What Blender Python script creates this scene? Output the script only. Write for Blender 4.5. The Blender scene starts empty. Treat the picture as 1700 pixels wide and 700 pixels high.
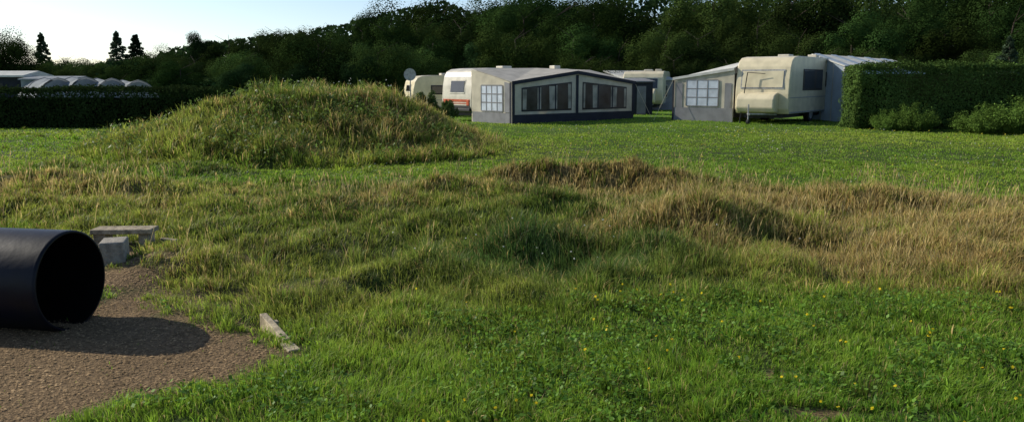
import bpy, math, random
import numpy as np
from mathutils import Vector
rng=np.random.default_rng(7); random.seed(7)
scn=bpy.context.scene
COL=scn.collection
# ------------------------------------------------------------------ helpers
def link(o): COL.objects.link(o); return o
def tag(o,label,cat,group=None):
    o["label"]=label; o["category"]=cat
    if group: o["group"]=group
    return o
def empty(name,loc,yaw=0):
    o=bpy.data.objects.new(name,None); o.empty_display_size=.3
    o.location=loc; o.rotation_euler=(0,0,yaw); return link(o)
def big_mesh(name,V,Q=None,T=None,col=None,mat=None,smooth=False):
    me=bpy.data.meshes.new(name)
    nv=len(V); me.vertices.add(nv); me.vertices.foreach_set('co',np.asarray(V,dtype=np.float32).ravel())
    parts=[];tot=[]
    if Q is not None and len(Q): parts.append(np.asarray(Q).ravel()); tot.append(np.full(len(Q),4))
    if T is not None and len(T): parts.append(np.asarray(T).ravel()); tot.append(np.full(len(T),3))
    li=np.concatenate(parts).astype(np.int32); tot=np.concatenate(tot).astype(np.int32)
    me.loops.add(len(li)); me.loops.foreach_set('vertex_index',li)
    me.polygons.add(len(tot)); st=np.concatenate([[0],np.cumsum(tot)[:-1]]).astype(np.int32)
    me.polygons.foreach_set('loop_start',st); me.polygons.foreach_set('loop_total',tot)
    if smooth: me.polygons.foreach_set('use_smooth',np.ones(len(tot),dtype=bool))
    me.update(calc_edges=True)
    if col is not None:
        a=me.color_attributes.new(name='tint',type='FLOAT_COLOR',domain='POINT')
        c=np.ones((nv,4),dtype=np.float32); c[:,:3]=col; a.data.foreach_set('color',c.ravel())
    if mat: me.materials.append(mat)
    return me
def obj(name,me,parent=None):
    o=bpy.data.objects.new(name,me); link(o)
    if parent: o.parent=parent
    return o
def pmesh(name,V,F,mat,parent=None,bevel=0,smooth=False):
    me=bpy.data.meshes.new(name); me.from_pydata([tuple(v) for v in V],[],F); me.update()
    import bmesh
    bm=bmesh.new(); bm.from_mesh(me); bmesh.ops.recalc_face_normals(bm,faces=bm.faces)
    if bevel: bmesh.ops.bevel(bm,geom=list(bm.edges),offset=bevel,segments=3,profile=.5,affect='EDGES',clamp_overlap=True)
    if smooth:
        for f in bm.faces: f.smooth=True
    bm.to_mesh(me); bm.free()
    me.materials.append(mat)
    return obj(name,me,parent)
def box(name,a,b,mat,parent=None,bevel=0,smooth=False):
    x0,y0,z0=a;x1,y1,z1=b
    V=[(x0,y0,z0),(x1,y0,z0),(x1,y1,z0),(x0,y1,z0),(x0,y0,z1),(x1,y0,z1),(x1,y1,z1),(x0,y1,z1)]
    F=[(0,3,2,1),(4,5,6,7),(0,1,5,4),(1,2,6,5),(2,3,7,6),(3,0,4,7)]
    return pmesh(name,V,F,mat,parent,bevel,smooth)
def poly(name,pts,n,th,mat,parent=None):
    n=Vector(n).normalized()*th; k=len(pts)
    P=[Vector(p) for p in pts]; V=P+[p+n for p in P]
    F=[tuple(range(k))[::-1],tuple(range(k,2*k))]+[(i,(i+1)%k,(i+1)%k+k,i+k) for i in range(k)]
    return pmesh(name,V,F,mat,parent)
def tube(name,a,b,r,mat,parent=None,r2=None,seg=12):
    a=Vector(a);b=Vector(b);d=(b-a).normalized(); t=d.orthogonal().normalized(); s=d.cross(t); r2=r if r2 is None else r2
    V=[];F=[]
    for p,rr in ((a,r),(b,r2)):
        for i in range(seg):
            an=2*math.pi*i/seg; V.append(p+(t*math.cos(an)+s*math.sin(an))*rr)
    F=[(i,(i+1)%seg,(i+1)%seg+seg,i+seg) for i in range(seg)]+[tuple(range(seg))[::-1],tuple(range(seg,2*seg))]
    return pmesh(name,V,F,mat,parent)
def vnoise(x,y,s,seed):
    g=np.random.default_rng(seed).random((128,128)); x=np.asarray(x)/s+500; y=np.asarray(y)/s+500
    xi=np.floor(x).astype(int);yi=np.floor(y).astype(int);fx=x-xi;fy=y-yi
    fx=fx*fx*(3-2*fx);fy=fy*fy*(3-2*fy)
    a=g[xi%128,yi%128];b=g[(xi+1)%128,yi%128];c=g[xi%128,(yi+1)%128];d=g[(xi+1)%128,(yi+1)%128]
    return (a*(1-fx)+b*fx)*(1-fy)+(c*(1-fx)+d*fx)*fy
def fbm(x,y,s,seed): return (vnoise(x,y,s,seed)*.55+vnoise(x,y,s/2.1,seed+1)*.3+vnoise(x,y,s/4.3,seed+2)*.15)
def sstep(a,b,x): t=np.clip((x-a)/(b-a),0,1); return t*t*(3-2*t)
def gau(x,y,cx,cy,rx,ry): return np.exp(-(((x-cx)/rx)**2+((y-cy)/ry)**2))
# ------------------------------------------------------------------ materials
def nodes(name):
    m=bpy.data.materials.new(name); m.use_nodes=True; nt=m.node_tree
    return m,nt,nt.nodes['Principled BSDF'],nt.nodes['Material Output']
def simple(name,c,rough=.6,var=.15,scale=6,bump=0,bscale=60,spec=.4,coat=0,dirt=None):
    m,nt,p,out=nodes(name); N=nt.nodes;L=nt.links
    tc=N.new('ShaderNodeTexCoord'); no=N.new('ShaderNodeTexNoise'); no.inputs['Scale'].default_value=scale; no.inputs['Detail'].default_value=6
    L.new(tc.outputs['Object'],no.inputs['Vector'])
    mx=N.new('ShaderNodeMix'); mx.data_type='RGBA'
    d=dirt or tuple(v*(1-var*2) for v in c)
    mx.inputs[6].default_value=(*d,1); mx.inputs[7].default_value=(*[min(1,v*(1+var*.4)) for v in c],1)
    cr=N.new('ShaderNodeMapRange'); cr.inputs[1].default_value=.3; cr.inputs[2].default_value=.62
    L.new(no.outputs[0],cr.inputs[0]); L.new(cr.outputs[0],mx.inputs[0]); L.new(mx.outputs[2],p.inputs['Base Color'])
    p.inputs['Roughness'].default_value=rough; p.inputs['Specular IOR Level'].default_value=spec; p.inputs['Coat Weight'].default_value=coat
    if bump:
        n2=N.new('ShaderNodeTexNoise'); n2.inputs['Scale'].default_value=bscale; n2.inputs['Detail'].default_value=5
        L.new(tc.outputs['Object'],n2.inputs['Vector']); b=N.new('ShaderNodeBump'); b.inputs['Strength'].default_value=bump; b.inputs['Distance'].default_value=.02
        L.new(n2.outputs[0],b.inputs['Height']); L.new(b.outputs[0],p.inputs['Normal'])
    return m
def fabric(name,c,transl=.15,var=.12,rough=.8):
    m=simple(name,c,rough,var,3,bump=.3,bscale=4,spec=.2); nt=m.node_tree;N=nt.nodes;L=nt.links
    p=N['Principled BSDF'];out=N['Material Output']
    t=N.new('ShaderNodeBsdfTranslucent'); t.inputs[0].default_value=(*c,1); ms=N.new('ShaderNodeMixShader'); ms.inputs[0].default_value=transl
    L.new(p.outputs[0],ms.inputs[1]);L.new(t.outputs[0],ms.inputs[2]);L.new(ms.outputs[0],out.inputs[0]); return m
def foliage(name,transl=.35,rough=.55,spec=.25,objvar=0,mul=(1,1,1)):
    m,nt,p,out=nodes(name);N=nt.nodes;L=nt.links
    a=N.new('ShaderNodeAttribute'); a.attribute_name='tint'; c=a.outputs['Color']
    v=N.new('ShaderNodeVectorMath'); v.operation='MULTIPLY'; v.inputs[1].default_value=mul; L.new(c,v.inputs[0]); c=v.outputs[0]
    if objvar:
        oi=N.new('ShaderNodeObjectInfo'); mr=N.new('ShaderNodeMapRange'); mr.inputs[3].default_value=1-objvar; mr.inputs[4].default_value=1+objvar
        L.new(oi.outputs['Random'],mr.inputs[0]); v2=N.new('ShaderNodeVectorMath'); v2.operation='SCALE'; L.new(c,v2.inputs[0]); L.new(mr.outputs[0],v2.inputs['Scale']); c=v2.outputs[0]
    L.new(c,p.inputs['Base Color']); p.inputs['Roughness'].default_value=rough; p.inputs['Specular IOR Level'].default_value=spec
    t=N.new('ShaderNodeBsdfTranslucent'); L.new(c,t.inputs[0]); ms=N.new('ShaderNodeMixShader'); ms.inputs[0].default_value=transl
    L.new(p.outputs[0],ms.inputs[1]);L.new(t.outputs[0],ms.inputs[2]);L.new(ms.outputs[0],out.inputs[0]); return m
M_grass=foliage('grass_blades',.48,.5,.2)
M_leaf=foliage('tree_leaves',.18,.95,.0,.5,(.80,.96,.92))
M_bark=simple('bark',(.07,.05,.035),.9,.3,8,.6,20)
M_cream=simple('cream_paint',(.70,.61,.41),.4,.1,2.5,spec=.4,coat=.1)
M_white=simple('white_paint',(.62,.57,.46),.45,.12,2.5,spec=.4,coat=.1)
M_glass=simple('tinted_window',(.02,.022,.025),.12,.2,3,spec=.7)
M_rubber=simple('rubber',(.02,.02,.02),.7,.2)
M_metal=simple('grey_metal',(.35,.35,.36),.45,.2,10)
M_red=simple('red_paint',(.50,.09,.03),.4,.15)
M_black=simple('black_plastic',(.018,.018,.02),.5,.2)
M_aroof=fabric('awning_roof_cloth',(.50,.47,.41),.2)
M_awht=fabric('awning_white_cloth',(.66,.66,.62),.25)
M_agrey=fabric('awning_grey_cloth',(.26,.26,.27),.12)
M_alight=fabric('awning_pale_cloth',(.70,.64,.51),.3)
M_adark=fabric('awning_dark_cloth',(.03,.033,.045),.05)
M_blue=fabric('awning_blue_cloth',(.45,.54,.64),.45)
M_tent=fabric('tent_pale_blue_cloth',(.33,.36,.38),.3)
M_curt=fabric('curtain_cloth',(.72,.78,.86),.3)
M_drape=fabric('drape_behind_sheet',(.46,.43,.36),.2,.3)
M_pvc=simple('clear_sheet_window',(.03,.031,.031),.3,.5,2.5,spec=.4)
M_wood=simple('weathered_wood',(.36,.30,.21),.85,.3,14,.5,50,spec=.15)
M_woodp=simple('pale_sawn_wood',(.47,.39,.26),.8,.3,14,.4,50,spec=.15)
M_stone=simple('concrete_block',(.33,.30,.25),.9,.2,20,.5,70,spec=.15)
M_pipe=simple('black_pipe_plastic',(.003,.004,.010),.42,.25,5,.12,12,spec=.2,dirt=(.007,.007,.008))
M_pipein=simple('pipe_inside_plastic',(.003,.003,.003),.8,.2,spec=.05)
# ------------------------------------------------------------------ terrain
def mr_(x,y): return np.sqrt(((x+4.9)/5.05)**2+((y-19.3)/4.9)**2)
BUMPS=((1.9,8.0,.40,.60,.40),(2.4,8.65,.24,.85,.35),(1.3,8.0,.18,.45,.45),(.35,9.2,.24,.7,.5),(-.6,8.6,.16,.6,.4),(1.0,12.0,.32,1.5,.32),(2.4,11.6,.18,.8,.3),(-5.3,11.0,.28,.9,.32),(-7.2,12.0,.2,.9,.35),(1.25,6.9,.20,.40,.34),(.2,7.2,.24,.42,.36),(-.7,6.6,.18,.42,.36),(.7,6.2,.14,.36,.3),
        (4.6,9.8,.2,1.6,.45),(5.8,8.6,.14,.8,.5),(-2.4,9.6,.18,.9,.5),(3.9,6.9,.10,.8,.5),(-1.9,7.6,.16,.55,.4),(-3.2,8.6,.12,.6,.4),(-1.2,10.8,.18,.8,.35),(-1.3,6.2,.12,.4,.3))
def hgt(x,y):
    x=np.asarray(x,float);y=np.asarray(y,float)
    wob=(fbm(x,y,2.4,11)-.5)*.3
    r=mr_(x,y)+wob*.75
    h=1.22*(1-sstep(.18,1.02,r))
    mm=1-sstep(.8,1.05,r)
    h=h+mm*((fbm(x,y,1.6,15)-.5)*.5+(fbm(x,y,.7,16)-.5)*.16)
    wx=(fbm(x,y,1.0,17)-.5)*.35; wy=(fbm(x,y,1.0,19)-.5)*.3
    for cx,cy,a,rx,ry in BUMPS: h=h+a*gau(x+wx,y+wy,cx,cy,rx,ry)
    rough=roughm(x,y)
    h=h+rough*((fbm(x,y,.75,21)-.5)*.30+(fbm(x,y,2.2,25)-.5)*.22)*(1-.5*mm)
    h=h+(fbm(x,y,7,31)-.5)*.12*sstep(3,9,y)*(1-sstep(30,60,y))
    h=h+(fbm(x,y,.55,35)-.5)*.07*(1-sstep(8,13,y))*(1-dirtm(x,y))
    h=h-.30*gau(x,y,2.6,7.75,.62,.34)-.18*gau(x,y,.8,11.4,1.2,.28)
    return h
LX=[-12,-9.5,-4,-.6,2.5,3.7,7,14]; LU=[12.9,12.9,12.6,12.1,12.5,11.4,10.3,10]
LXd=[-12,-6,-4.5,-2.6,-1.3,-.6,.2,1.5,2.4,4.6,9]; LD=[9,8.6,7.6,5.4,4.9,5.1,5.5,5.9,5.8,5.2,5.1]
def roughm(x,y):
    up=np.interp(x,LX,LU);lo=np.interp(x,LXd,LD); n=(fbm(x,y,1.4,41)-.5)*1.8
    a=sstep(-.7,.7,y-lo+n)*sstep(-.7,.7,up-y+n)
    m=1-sstep(.85,1.05,mr_(x,y)+n*.06)
    b=.9*sstep(.35,.7,gau(x,y,-6.5,14.0,2.6,1.0)*(.4+1.2*fbm(x,y,1.0,43)))
    return np.clip(np.maximum(np.maximum(a,m),b),0,1)
def moundm(x,y): return 1-sstep(.85,1.05,mr_(x,y))
DP=np.array([(-8,2.0),(-2.9,2.6),(-2.32,3.35),(-2.0,3.74),(-1.65,4.08),(-1.28,4.36),(-1.20,4.66),(-1.60,5.1),(-2.0,5.2),(-2.45,5.45),(-2.70,5.9),(-2.85,6.8),(-3.05,7.6),(-3.9,7.6),(-8,7)])
def dirtm(x,y):
    x=np.asarray(x,float);y=np.asarray(y,float)
    x2=x+(fbm(x,y,.5,51)-.5)*.5+(fbm(x,y,.14,53)-.5)*.5; y2=y+(fbm(x,y,.5,55)-.5)*.5+(fbm(x,y,.14,57)-.5)*.5; x0_=x;x=x2
    ins=np.zeros(x.shape,bool); dmin=np.full(x.shape,1e9); n=len(DP)
    for i in range(n):
        x0,y0=DP[i];x1,y1=DP[(i+1)%n]
        c=((y0>y2)!=(y1>y2))&(x<(x1-x0)*(y2-y0)/(y1-y0+1e-12)+x0); ins^=c
        t=np.clip(((x-x0)*(x1-x0)+(y2-y0)*(y1-y0))/((x1-x0)**2+(y1-y0)**2),0,1)
        dmin=np.minimum(dmin,np.hypot(x-x0-t*(x1-x0),y2-y0-t*(y1-y0)))
    d=np.where(ins,dmin,-dmin)
    m=sstep(-.16,.24,d)
    m=m*(1-.8*sstep(5.3,6.0,y)*sstep(.46,.58,fbm(x0_,y,.45,77)))
    m=np.maximum(m,.75*sstep(5.2,5.6,y)*(1-sstep(8,8.8,y))*sstep(.50,.66,fbm(x0_,y,.5,76))*gau(x0_,y,-2.3,6.3,1.1,1.4))
    m=np.maximum(m,.9*sstep(.45,.8,gau(x,y,1.46,3.68,.28,.13)))
    m=np.maximum(m,.8*sstep(.5,.8,gau(x,y,1.5,4.25,.2,.1)))
    return m
def strawm(x,y):
    n=fbm(x,y,.9,61)
    s=gau(x,y,4.5,7.3,1.9,1.7)*1.2+gau(x,y,1.0,11.4,2.4,1.0)*1.0+gau(x,y,1.4,8.1,.8,1.0)*1.05+gau(x,y,-7.2,11.2,2.4,1.6)*.75+gau(x,y,-1.2,9.8,1.8,1.1)*.4+gau(x,y,-2.9,6.8,.9,1.0)*.35+gau(x,y,5.5,9.8,2.5,1.2)*.8+gau(x,y,3.0,9.5,1.2,1.0)*.7+gau(x,y,3.0,6.9,.9,.6)*.5
    s=s+moundm(x,y)*(.08+.32*sstep(-7,-1,x))
    s=s-gau(x,y,.2,6.8,1.4,.9)*.6-gau(x,y,.4,9.0,1.0,.6)*.4
    return np.clip(s*(.35+1.2*n),0,.88)*roughm(x,y)
def lushm(x,y): return np.clip(gau(x,y,.3,6.8,1.4,.9)*1.1*fbm(x,y,.7,65)*1.8+.5*gau(x,y,.4,9.2,.9,.5)+.5*gau(x,y,2.5,7.8,.5,.35),0,1)
def axis(lo,f0,f1,hi,step):
    a=list(np.arange(f0,f1+1e-6,step)); d=step;v=f1
    while v<hi: d*=1.25; v+=d; a.append(v)
    d=step;v=f0
    while v>lo: d*=1.25; v-=d; a.insert(0,v)
    return np.array(a)
xs=axis(-900,-13,13,900,.10); ys=axis(-60,2,26,1500,.10)
X,Y=np.meshgrid(xs,ys,indexing='ij'); Zt=hgt(X,Y)
nx,ny=len(xs),len(ys); idx=np.arange(nx*ny).reshape(nx,ny)
Q=np.stack([idx[:-1,:-1],idx[1:,:-1],idx[1:,1:],idx[:-1,1:]],-1).reshape(-1,4)
V=np.stack([X,Y,Zt],-1).reshape(-1,3)
x=V[:,0];y=V[:,1]
dm=dirtm(x,y)[:,None]; sm=strawm(x,y)[:,None]
far=sstep(18,40,y)[:,None]
g=np.array([.045,.068,.016])*(1-far)+np.array([.12,.23,.03])*far
base=g*(1-sm)+np.array([.14,.105,.045])*sm
colr=base*(1-dm)+np.array([.17,.115,.062])*dm
m,nt,p,out=nodes('ground_soil');N=nt.nodes;L=nt.links
a=N.new('ShaderNodeAttribute');a.attribute_name='tint'
tc=N.new('ShaderNodeTexCoord');n1=N.new('ShaderNodeTexNoise');n1.inputs['Scale'].default_value=35;n1.inputs['Detail'].default_value=8
L.new(tc.outputs['Object'],n1.inputs['Vector']);mr=N.new('ShaderNodeMapRange');mr.inputs[1].default_value=.3;mr.inputs[2].default_value=.7;mr.inputs[3].default_value=.5;mr.inputs[4].default_value=1.4
L.new(n1.outputs[0],mr.inputs[0]);vm=N.new('ShaderNodeVectorMath');vm.operation='SCALE';L.new(a.outputs['Color'],vm.inputs[0]);L.new(mr.outputs[0],vm.inputs['Scale']);L.new(vm.outputs[0],p.inputs['Base Color'])
p.inputs['Roughness'].default_value=.95;p.inputs['Specular IOR Level'].default_value=.1
b=N.new('ShaderNodeBump');b.inputs['Strength'].default_value=.8;b.inputs['Distance'].default_value=.03;L.new(n1.outputs[0],b.inputs['Height']);L.new(b.outputs[0],p.inputs['Normal'])
gr=obj('ground',big_mesh('ground',V,Q,None,colr,m,True)); gr['kind']='structure'
tag(gr,"grassy campsite ground with mounds and a bare gravel patch","ground")
# ------------------------------------------------------------------ grass
def c3(*a): return np.array(a)
def blades(P,H,W,col,ldir,k):
    n=len(P); th=rng.random(n)*2*math.pi; d=np.stack([np.cos(th),np.sin(th),0*th],1)
    K=(H*k)[:,None]; up=np.array([0,0,1.])*H[:,None]; w=d*(W/2)[:,None]
    b0=P-w;b1=P+w; mid=P+up*.55+ldir*K*.32
    m0=mid-w*.8;m1=mid+w*.8; tip=P+up*np.clip(1-.35*k,.35,1)[:,None]+ldir*K
    V=np.stack([b0,b1,m1,m0,tip],1).reshape(-1,3); i=(np.arange(n)*5)[:,None]
    C=np.stack([col*.4,col*.4,col,col,col*1.2],1).reshape(-1,3)  # shade low in the tufts is painted into the darker blade bases
    return V,i+np.array([0,1,2,3]),i+np.array([3,2,4]),C
def palette(x,y,n,S,LU_,R,pt):
    t=np.clip((pt-.3)*2.2,0,1)[:,None]
    green=c3(.115,.255,.024)*(1-t)+c3(.265,.41,.042)*t
    lf=sstep(9,15,y)[:,None]; green=green*(1-lf)+(c3(.20,.35,.03)*(1-t)+c3(.33,.44,.05)*t)*lf
    rg=c3(.14,.21,.03)*(1-t)+c3(.32,.36,.06)*t
    col=green*(1-R[:,None])+rg*R[:,None]
    col=col*(1-LU_[:,None])+c3(.10,.185,.04)*LU_[:,None]
    return col
def straws(n):
    s=c3(.66,.50,.19)*rng.uniform(.5,1.15,n)[:,None]; return np.where((rng.random(n)<.28)[:,None],c3(.36,.25,.085),s)
def rlean(n,x,y):
    la=rng.random(n)*6.28; fa=vnoise(x,y,.8,95)*12.5
    return np.stack([np.cos(la)*.7+np.cos(fa)*.6+.12,np.sin(la)*.7+np.sin(fa)*.6,0*la],1)
sets={'lawn':[], 'mead':[]}
bands=((2.8,4.5,8000),(4.5,7,4600),(7,11,2100),(11,16,1250),(16,25,560),(25,34,180),(34,62,45))
PX=[];PY=[]
for y0,y1,den in bands:
    hw1=.68*y1+1.2; n=int(2*hw1*(y1-y0)*den)
    yy=rng.uniform(y0,y1,n); xx=rng.uniform(-hw1,hw1,n); k=np.abs(xx)<.68*yy+1.2
    PX.append(xx[k]);PY.append(yy[k])
x=np.concatenate(PX);y=np.concatenate(PY)
dm=dirtm(x,y); k=rng.random(len(x))>dm**.7*.995; x=x[k];y=y[k]
cl=fbm(x,y,.30,71); k=rng.random(len(x))<.05+1.8*cl**1.2; x=x[k];y=y[k];cl=cl[k]
dist=np.hypot(x,y); n=len(x)
R=roughm(x,y);S=strawm(x,y);LU_=lushm(x,y);MD=moundm(x,y);big=fbm(x,y,1.3,81);pt=.5*fbm(x,y,2.2,85)+.5*fbm(x,y,5.5,87)
lawnH=np.interp(y,[3,5,8,14,40],[.058,.065,.052,.04,.055])
roughH=.085+.06*S+.06*LU_+.12*MD
H=(lawnH*(1-R)+roughH*R)*(.2+1.7*(cl*.65+big*.35))*rng.uniform(.5,1.3,n)*(1-.6*dirtm(x,y))
W=np.maximum(.0038,.00088*dist)*rng.uniform(.6,1.3,n)
col=palette(x,y,n,S,LU_,R,np.clip((pt-.5)*1.7+.5,0,1))
col=np.where((rng.random(n)<S)[:,None],straws(n),col); col=np.where((rng.random(n)<.06)[:,None],c3(.45,.38,.17),col)
col=col*rng.uniform(.6,1.35,n)[:,None]
P=np.stack([x,y,hgt(x,y)-.01],1); ld=rlean(n,x,y); kk=rng.uniform(.1,.9,n)
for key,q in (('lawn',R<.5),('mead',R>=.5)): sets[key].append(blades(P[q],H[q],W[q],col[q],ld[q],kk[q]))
def tufts(nt_,y0,y1,per,rad,hh,sel,key,pw=1.0,bright=1.0,wm=1.0):
    ty=y0+(y1-y0)*rng.random(nt_)**pw; tx=(rng.random(nt_)*2-1)*(.68*ty+1); k=sel(tx,ty)&(dirtm(tx,ty)<.1+.65*rng.random(nt_)**1.5); tx=tx[k];ty=ty[k];nt2=len(tx)
    j=np.repeat(np.arange(nt2),per); n=len(j); sc=rng.uniform(.5,1.4,nt2)*(1-.5*dirtm(tx,ty))
    a=rng.random(n)*6.28; r=np.abs(rng.normal(size=n))*.55
    dx=np.cos(a)*r;dy=np.sin(a)*r; bx=tx[j]+dx*rad*sc[j];by=ty[j]+dy*rad*sc[j]
    dist=np.hypot(bx,by)
    H=hh(tx,ty)[j]*sc[j]*rng.uniform(.55,1.15,n)*np.clip(1.15-.35*r,.4,1.2); W=np.maximum(.004,.00085*dist)*rng.uniform(.6,1.3,n)*wm
    ld=np.stack([dx,dy,0*dx],1)*1.1+rng.normal(size=(n,3))*np.array([.25,.25,0])
    S=strawm(tx,ty);R=roughm(tx,ty);L_=lushm(tx,ty);pt=np.clip(fbm(tx,ty,2.2,85)+rng.normal(size=nt2)*.15,0,1)
    c=palette(tx,ty,nt2,S,L_,R,pt); st=rng.random(nt2)<S*.85; mixp=np.where(st,.8,.12 if wm==1 else .02)
    col=np.where((rng.random(n)<mixp[j])[:,None],straws(n),c[j])*(rng.uniform(.45,1.35,nt2)[j]*rng.uniform(.75,1.25,n))[:,None]*bright  # wide per-tuft tone spread also paints in shaded tussocks
    P=np.stack([bx,by,hgt(bx,by)-.01],1)
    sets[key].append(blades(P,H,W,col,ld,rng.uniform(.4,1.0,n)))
tufts(3200,5,13,45,.12,lambda a,b:.12+.05*strawm(a,b)+.05*lushm(a,b)+0*a,lambda a,b:(roughm(a,b)>.3)&(moundm(a,b)<.3),'mead',.9)
tufts(1000,5.3,12,80,.17,lambda a,b:.17+.08*lushm(a,b)+0*a,lambda a,b:(roughm(a,b)>.5)&(moundm(a,b)<.3)&(fbm(a,b,1.5,111)>.5),'mead',.9)
tufts(260,5.2,9.5,110,.20,lambda a,b:.25+0*a,lambda a,b:(lushm(a,b)>.25),'mead',.9,bright=.85)
tufts(6000,14,25,34,.22,lambda a,b:.32*(.35+1.2*fbm(a,b,1.2,113)),lambda a,b:moundm(a,b)>.4,'mead')
tufts(700,14,24,60,.35,lambda a,b:.45+0*a,lambda a,b:(moundm(a,b)>.4)&(fbm(a,b,1.3,119)>.5),'mead')
tufts(700,12.5,16,45,.2,lambda a,b:.2+0*a,lambda a,b:(roughm(a,b)>.3)&(a<-3)&(moundm(a,b)<.4),'mead')
tufts(7000,2.9,6.8,24,.05,lambda a,b:.075*(.5+fbm(a,b,.9,115)),lambda a,b:(roughm(a,b)<.6),'lawn',bright=1.05)
tufts(500,2.9,6.8,60,.10,lambda a,b:.115+0*a,lambda a,b:(roughm(a,b)<.6)&(fbm(a,b,.9,133)>.5),'lawn',bright=.9)
tufts(1300,2.9,6.5,11,.04,lambda a,b:.09+0*a,lambda a,b:(roughm(a,b)<.6)&(fbm(a,b,.8,131)>.42),'lawn',wm=3.8,bright=.85)
tufts(4000,6.5,16,14,.08,lambda a,b:.06*(.5+fbm(a,b,.9,117)),lambda a,b:(roughm(a,b)<.5),'lawn')
tufts(500,12,27,30,.13,lambda a,b:.13*(.5+fbm(a,b,.9,117)),lambda a,b:(roughm(a,b)<.5)&(a<-2),'lawn')
for key,nm,lb in (('lawn','lawn_grass',"short green lawn grass over the campsite ground"),('mead','meadow_grass',"long rough meadow grass, green and straw coloured, on mounds")):
    V=[];Qs=[];Ts=[];C=[];o_=0
    for v,q,t,c in sets[key]:
        V.append(v);Qs.append(q+o_);Ts.append(t+o_);C.append(c);o_+=len(v)
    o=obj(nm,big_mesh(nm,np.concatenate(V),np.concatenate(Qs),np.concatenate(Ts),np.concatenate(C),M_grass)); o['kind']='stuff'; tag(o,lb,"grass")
sets=None
n=36000
yy=3.5+rng.random(n)**.8*20; xx=(rng.random(n)*2-1)*(.68*yy+1)
k=(rng.random(n)<roughm(xx,yy)*(.04+.85*strawm(xx,yy)*(1-.9*moundm(xx,yy)))*sstep(.35,.6,fbm(xx,yy,.8,91)))&(dirtm(xx,yy)<.4)
xx=xx[k];yy=yy[k];n=len(xx);dd=np.hypot(xx,yy)
H=rng.uniform(.16,.38,n);W=np.maximum(.0018,.00035*dd)
base=np.stack([xx,yy,hgt(xx,yy)],1);la=rng.random(n)*6.28;ld=np.stack([np.cos(la)+.2,np.sin(la),0*la],1)*(H*.3)[:,None]
top=base+ld+np.array([0,0,1])*H[:,None]; th=rng.random(n)*3.14;w=np.stack([np.cos(th),np.sin(th),0*th],1)*W[:,None]
hd=top-(top-base)*.2
Vs=np.stack([base-w/2,base+w/2,top+w/2,top-w/2, hd,(hd+top)/2+w*1.8,top+(top-hd)*.3,(hd+top)/2-w*1.8],1).reshape(-1,3);i=(np.arange(n)*8)[:,None]
cs=c3(.62,.48,.21)*rng.uniform(.6,1.2,n)[:,None];C=np.repeat(cs,8,0)
o=obj('seed_head_grass',big_mesh('seed_head_grass',Vs,np.concatenate([i+np.array([0,1,2,3]),i+np.array([4,5,6,7])]),None,C,M_grass));o['kind']='stuff';tag(o,"dry straw coloured grass stems with seed heads","grass")
def cloud(c,nrm,sz,asp=.6):
    n=len(c); nrm=nrm/np.linalg.norm(nrm,axis=1,keepdims=True); r=rng.normal(size=(n,3)); t=np.cross(nrm,r);t/=np.linalg.norm(t,axis=1,keepdims=True)+1e-9;b=np.cross(nrm,t)
    s=np.broadcast_to(np.asarray(sz),(n,))[:,None]*.5
    V=np.stack([c-t*s,c+b*s*asp,c+t*s,c-b*s*asp],1).reshape(-1,3)
    return V,np.arange(4*n).reshape(n,4)
n=70000; yy=2.8+5*rng.random(n)**.9; xx=(rng.random(n)*2-1)*(.68*yy+.8)
k=(rng.random(n)<sstep(.42,.62,fbm(xx,yy,.5,101)))&(dirtm(xx,yy)<.12)&(roughm(xx,yy)<.6); xx=xx[k];yy=yy[k];n=len(xx)
c=np.stack([xx,yy,hgt(xx,yy)+rng.uniform(.02,.075,n)],1); nn=rng.normal(size=(n,3))*.5+np.array([0,0,1])
V,Qd=cloud(c,nn,rng.uniform(.012,.036,n),.75); C=np.repeat(c3(.16,.30,.04)*rng.uniform(.4,1.35,n)[:,None],4,0)
o=obj('clover_and_weeds',big_mesh('clover_and_weeds',V,Qd,None,C,M_grass));o['kind']='stuff';tag(o,"broad green clover and plantain leaves in the lawn","weeds")
n=30000; xx=rng.uniform(-10.5,0,n);yy=rng.uniform(14.5,24,n);k=(moundm(xx,yy)>.4)&(rng.random(n)<sstep(.48,.62,fbm(xx,yy,1.1,121)));xx=xx[k];yy=yy[k];n=len(xx)
c=np.stack([xx,yy,hgt(xx,yy)+rng.uniform(.05,.42,n)],1);V,Qd=cloud(c,rng.normal(size=(n,3))*.8+np.array([0,0,1]),rng.uniform(.03,.10,n),.5)
C=np.repeat(c3(.14,.22,.045)*rng.uniform(.4,1.3,n)[:,None],4,0)
o=obj('mound_weeds',big_mesh('mound_weeds',V,Qd,None,C,M_grass));o['kind']='stuff';tag(o,"leafy weeds growing through the long grass of the mound","weeds")
def flowers(nm,n,y0,y1,colr,s0,h,lb,zone):
    yy=rng.uniform(y0,y1,n); xx=(rng.random(n)*2-1)*(.68*yy+.5); k=zone(xx,yy)&(dirtm(xx,yy)<.1);xx=xx[k];yy=yy[k];n=len(xx)
    c=np.stack([xx,yy,hgt(xx,yy)+h*rng.uniform(.7,1.2,n)],1); V=[];Qs=[]
    for j in range(3):
        v,q=cloud(c+rng.normal(size=(n,3))*.002,rng.normal(size=(n,3))*.5+np.array([0,-.3,1]),s0*np.maximum(1,yy/9)*rng.uniform(.6,1.2,n),.9); V.append(v);Qs.append(q+j*4*n)
    V=np.concatenate(V);C=np.tile(np.array(colr),(len(V),1))
    o=obj(nm,big_mesh(nm,V,np.concatenate(Qs),None,C,M_grass));o['kind']='stuff';tag(o,lb,"flowers")
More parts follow.
